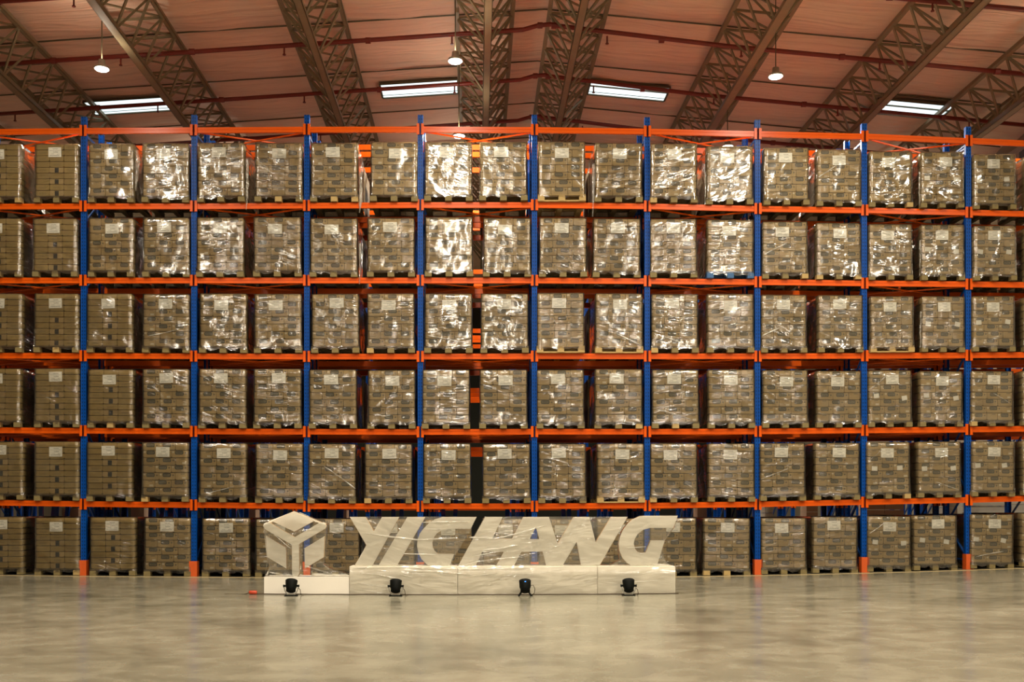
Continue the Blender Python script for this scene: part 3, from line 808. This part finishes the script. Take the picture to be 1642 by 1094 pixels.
# ------------------------------------------------------------------ sign
YS = 17.33
def q(px, py, Y=YS): 
    p = P(px, py, Y); return (p.x, p.z)
def arc(pts): return pts
sd = .5
sign = thing('letter_sign', 'long white wrapped sign with big slanted letters on low plinth blocks', 'sign', (0, 0, 0))
for (a, b_) in ((560.5, 733.6), (734.2, 957.8), (958.4, 1083)):
    p, r_ = q(a, 909), q(b_, 909); zt = q(0, 908.5)[1]
    bm_ = bmesh.new(); bmesh.ops.create_cube(bm_, size=1)
    z0 = floor_z((p[0]+r_[0])/2)+.002
    for v in bm_.verts:
        v.co = ((p[0]+r_[0])/2 + v.co.x*(r_[0]-p[0]), YS+sd/2 + v.co.y*sd, (z0+zt)/2 + v.co.z*(zt-z0))
    bmesh.ops.bevel(bm_, geom=bm_.edges[:], offset=.006, segments=2, affect='EDGES')
    me = bpy.data.meshes.new('plinth_block'); bm_.to_mesh(me); bm_.free(); me.materials.append(M['white'])
    put('plinth_block', me, sign)
YLt = YS + .14
def letter(loops, name, label, parent, y0=YLt, th=.10):
    b = MB(); b.poly([[q(x, y, y0) for x, y in l] for l in loops], y0, y0+th)
    # faces that are not the front get the beige edge colour
    for i, f in enumerate(b.f):
        ys_ = [b.v[k][1] for k in f]
        b.mi[i] = 0 if max(ys_) - min(ys_) < 1e-6 else 1
    o = put(name, b.mesh(name, [M['white'], M['edge']]), parent)
    if label: o['label'] = label
    return o
TB, BB = 829.4, 909.3
letter([[(561,TB),(586.2,TB),(599.3,852.2),(612.3,TB),(640,TB),(596,BB),(568,BB),(587.7,874.3)]], 'letter', 'white letter Y', sign)
letter([[(653,TB),(682,TB),(635.3,BB),(605.5,BB)]], 'letter', 'white slanted letter I', sign)
letter([[(764.2,TB),(754.6,848.2),(718,848.2),(709,850.5),(701,855),(696,861.5),(693.3,870),(694,878),(697,884),(702,888.2),(728.5,888.9),(719.5,BB),(694,BB),(684,905),(676,897),(670.8,887),(668.7,876),(669.6,865),(673,856),(679,848),(687,840),(697,833),(709,TB)]], 'letter', 'white letter C', sign)
letter([[(777.8,TB),(805.9,TB),(789.3,864.3),(821,864.3),(839.1,TB),(880.3,TB),(894.2,872.3),(920,TB),(945.2,TB),(955.2,869.8),(979.8,TB),(1005.9,TB),(959.9,BB),(932.1,BB),(924.6,869.3),(900.9,BB),(876.3,BB),(870.2,884.9),(836.1,884.9),(823,BB),(794.3,BB),(807.9,885.2),(773.2,885.2),(762.2,BB),(733.7,BB)],
        [(859.4,845.7),(848.9,864.8),(864.7,864.8)]], 'letter', 'white joined letters H, A and N', sign)
letter([[(1086.5,827.5),(1079.8,846.8),(1042,846.8),(1031,850),(1022.2,857),(1017.5,865),(1016.2,872),(1018,880),(1022,885),(1028,887),(1035.4,886),(1043.4,866.7),(1065.9,866.7),(1052.7,BB),(1017,BB),(1006,903.5),(998.5,895.5),(993.6,884),(992.2,873),(994,862),(999,850),(1006,840.5),(1014,833.5),(1024.8,828.5),(1034,827.3)]], 'letter', 'white letter G', sign)
def film_hull(pts, y0, y1, name, parent, m, sub=1):
    b = MB(); b.poly([[q(x, y, y0) for x, y in pts]], y0, y1)
    return put(name, b.mesh(name, m), parent)
film_hull([(560.5,828.8),(765,828.8),(755,850),(731,889),(722,909),(566.5,909),(580,889),(586.5,874)], YLt-.012, YLt+.115, 'stretch_film', sign, M['sign_film'])
film_hull([(777,828.8),(1006.8,828.8),(961,909),(733,909)], YLt-.012, YLt+.115, 'stretch_film', sign, M['sign_film'])
film_hull([(1087,826.8),(1081,847),(1067,866),(1062,885),(1068,902),(1078,908.6),(974,908.6),(994,898),(991,873),(997,852),(1010,835),(1028,827)], YLt-.012, YLt+.115, 'stretch_film', sign, M['sign_film'])
p0, p1 = q(560.8, 909)[0], q(1083, 909)[0]; zt = q(0, 908)[1]
zt2 = q(0, 908.5)[1]
for (a, c, z0_, nm) in ((560.3, 735.5, .02, 0), (735.5, 958, .02, 1), (958, 1083.5, .02, 2)):
    b = MB(); xa, xb = q(a, 0)[0], q(c, 0)[0]; n = 24
    # folded sheet: down the front, over the top
    prof = [(YS-.006, z0_), (YS-.012, .2), (YS-.007, .33), (YS-.008, zt2+.006), (YS+.12, zt2+.012), (YS+.45, zt2+.008)]
    for i in range(n+1):
        x = xa + (xb-xa)*i/n
        for j, (y, z) in enumerate(prof):
            b.v.append((x, y + R.uniform(-.003, 0)*(j < 4), z + R.uniform(0, .012)*(j > 3) + (R.uniform(-.006, .012) if j == 0 else 0)))
    k = len(prof)
    for i in range(n):
        for j in range(k-1): b.face([i*k+j, (i+1)*k+j, (i+1)*k+j+1, i*k+j+1])
    put('stretch_film', b.mesh('stretch_film', M['base_film'], True), sign)

def sign_crease(pts, wd, parent, Y):
    b = MB(); rr = random.Random(int(pts[0][0])); P3 = []
    for k in range(len(pts)-1):
        for i in range(6): u = i/6; P3.append((pts[k][0]+(pts[k+1][0]-pts[k][0])*u, pts[k][1]+(pts[k+1][1]-pts[k][1])*u))
    P3.append(pts[-1]); n = len(P3)
    for i, (x, y) in enumerate(P3):
        X_, Z_ = q(x, y, Y); wv = wd*.5*(.5+.6*rr.random())*(.3 if i in (0, n-1) else 1)
        b.v += [(X_, Y-.003, Z_+wv), (X_, Y-rr.uniform(.006, .014), Z_), (X_, Y-.003, Z_-wv)]
    for i in range(n-1):
        a = 3*i; b.face([a, a+1, a+4, a+3]); b.face([a+1, a+2, a+5, a+4])
    put('film_crease', b.mesh('film_crease', strand, True), parent)
for pts, wd in (([(585,855),(625,861),(670,866),(735,863)], .03), ([(688,849),(706,849)], .02), ([(672,838),(750,837)], .035), ([(752,862),(795,864),(830,856),(878,842)], .03), ([(775,882),(800,880),(832,874)], .03),
                ([(735,909),(765,901),(805,896),(832,894)], .03), ([(645,888),(700,890)], .02), ([(1006,879),(1036,877)], .02), ([(760,892),(800,885)], .02), ([(1045,905),(1075,907)], .03)):
    sign_crease(pts, wd, sign, YLt-.013)
for pts, wd in (([(566,911),(640,910),(735,913)], .03), ([(640,915),(700,917),(757,922)], .035), ([(577,920),(600,921),(640,929)], .03), ([(640,921),(660,926)], .02), ([(735,913),(790,912),(850,911)], .03),
                ([(600,914),(625,917)], .02), ([(1015,934),(1055,931)], .012), ([(760,924),(800,919)], .015)):
    sign_crease(pts, wd, sign, YS-.012)

emb = thing('cube_emblem', 'white wrapped cube-shaped emblem of separate panels on a low white plinth', 'sign', (0, 0, 0))
p, r_ = q(423.5, 0), q(559.8, 0); zt = q(0, 925.5)[1]
put('plinth_block', MB().box(p[0], r_[0], YS, YS+sd, .004, zt).mesh('plinth_block', M['white']), emb)
letter([[(437.5,836.6),(472,821.3),(503,836),(471.7,852.8)]], 'top_panel', None, emb, YLt)
letter([[(426.2,859.3),(458.5,878.5),(459.3,912),(428.5,893.6)]], 'side_panel', None, emb, YLt)
letter([[(488.1,879.5),(520.3,860),(519,893.6),(488.8,912)]], 'side_panel', None, emb, YLt)
letter([[(422,843.5),(423.2,840),(427,838),(432,838),(472.4,861.8),(513,838),(518,838),(522,840.5),(523.4,844),(521.5,848),(479.5,872.5),(479.9,919),(477.5,924),(473.5,925.6),(469.5,923.5),(468.3,919),(468,874),(424.5,848.5)]], 'edge_frame', 'white three-armed edge frame', emb, YLt-.06, .1)
letter([[(421.5,843),(434,835),(472,819.8),(504,833),(522,840),(520.5,842.5),(503,835.6),(472,822.2),(436,837.6),(424,845)]], 'rim', None, emb, YLt+.02, .05)
film_hull([(422,842),(471,820),(504,832),(524,842),(520.5,893),(517,905),(535,915),(560,921),(560,925),(425,925),(432,910),(427.5,893)], YLt-.072, YLt+.11, 'stretch_film', emb, M['sign_film'])

for pts, wd in (([(489,908),(510,914),(536,923)], .03), ([(480,822),(492,827),(507,838)], .02), ([(430,895),(427,910),(425,924)], .03), ([(520,893),(518,905),(528,914)], .02), ([(500,921),(530,922),(558,922)], .035),
                ([(440,858),(452,868),(466,880)], .015), ([(424,849),(426,870),(428,890)], .012), ([(522,850),(520,872),(519,892)], .014), ([(432,918),(450,921),(466,922)], .025)):
    sign_crease(pts, wd, emb, YLt-.075)

# floodlights in front of the sign
def floodlight(px, py, label, legs):
    base = P(px, VY + 0, 17.03); t = thing('floodlight', label, 'floodlight', (base.x, 17.03, floor_z(base.x)), 'floodlights in front of the sign')
    m = Matrix.Translation((0, .0, .165)) @ Matrix.Rotation(math.radians(-28), 4, 'X')
    put('housing', MB().lathe([(.045,-.11),(.062,-.105),(.072,-.06),(.092,-.02),(.095,.05),(.098,.09),(.09,.09),(.086,.075)], 20, m).mesh('housing', M['black'], True), t)
    fin = MB()
    for a in range(4):
        z = -.095 + a*.022; fin.lathe([(.078,z),(.08,z+.002),(.08,z+.006),(.078,z+.008)], 18, m)
    put('cooling_fins', fin.mesh('cooling_fins', M['black']), t)
    bar = MB().box(-.092, .092, .0, .012, .245, .262); 
    for s in (-1, 1): bar.box(s*.088-.006, s*.088+.006, 0, .012, .19, .262)
    put('handle', bar.mesh('handle', M['black']), t)
    if legs:
        for s in (-1, 1):
            put('leg', MB().bar((s*.05, -.01, .08), (s*.105, -.05, .006), .032, .012).bar((s*.05, .03, .08), (s*.10, .08, .006), .032, .012).mesh('leg', M['black']), t)
        put('status_light', MB().box(-.012, .012, -.075, -.07, .235, .25).mesh('status_light', emit_mat('small_blue_light', (.05,.3,1), 1.2)), t)
    else:
        y = MB()
        for s in (-1, 1):
            y.bar((s*.115, 0, .165), (s*.105, -.01, .09), .014, .02, up=(0,1,0)); y.bar((s*.105, -.01, .09), (s*.06, -.02, .022), .014, .02, up=(0,1,0))
        y.bar((-.06, -.02, .022), (.06, -.02, .022), .02, .012)
        put('yoke', y.mesh('yoke', M['chrome']), t)
        for s in (-1, 1):
            put('knob', MB().tube([(s*.085, 0, .165), (s*.13, 0, .16)], .022, 8, rs=[.014, .024]).mesh('knob', M['black']), t)
        put('foot', MB().bar((-.105, -.03, .010), (.105, -.03, .010), .05, .014).bar((-.105, .05, .010), (.105, .05, .010), .03, .014).mesh('foot', M['black']), t)
    cz = [(.09, .02, .17), (.13, .0, .18), (.16, -.01, .12), (.15, -.01, .05), (.12, .05, .014), (.14, .2, .012)]
    if not legs: cz = [(.11, .02, .13), (.145, .0, .10), (.155, -.01, .04), (.15, .05, .012), (.18, .2, .012)]
    put('cable', MB().tube(cz, .006, 6).mesh('cable', M['cable'], True), t)
    return t
floodlight(467, 943, 'black floodlight in front of the cube emblem, leftmost of four', False)
floodlight(634.5, 943, 'black floodlight in front of the sign\'s letters Y and I', False)
floodlight(842, 943, 'black floodlight on two splayed legs, in front of the letter A', True)
floodlight(1008, 943, 'black floodlight in front of the letter G, rightmost of four', False)
cab = MB()
pts = []
for i in range(60):
    px = 407 + (1088-407)*i/59; X = (px-VX)*17.27/F_PX
    pts.append((X, 17.27 + .015*math.sin(i*1.3) + .01*math.sin(i*.47), floor_z(X)+.010))
o = thing('power_cable', 'thin brown power cable lying along the foot of the white sign', 'cable', me=cab.tube(pts, .009, 6).mesh('power_cable', M['cable'], True))
X = (408-VX)*17.27/F_PX
plug = thing('plug', 'red cable plug on the floor left of the emblem plinth', 'plug', (X, 17.27, 0))
put('plug_body', MB().lathe([(.02,-.07),(.032,-.06),(.034,.03),(.028,.06)], 12, Matrix.Translation((-.02,0,.042)) @ Matrix.Rotation(math.pi/2, 4, 'Y')).mesh('plug_body', mat('red_plastic', (.55,.06,.02), .4), True), plug)
put('cord', MB().tube([(-.09,0,.04),(-.16,.02,.012),(-.30,.06,.010),(-.5,.03,.010)], .009, 6).mesh('cord', M['cable'], True), plug)
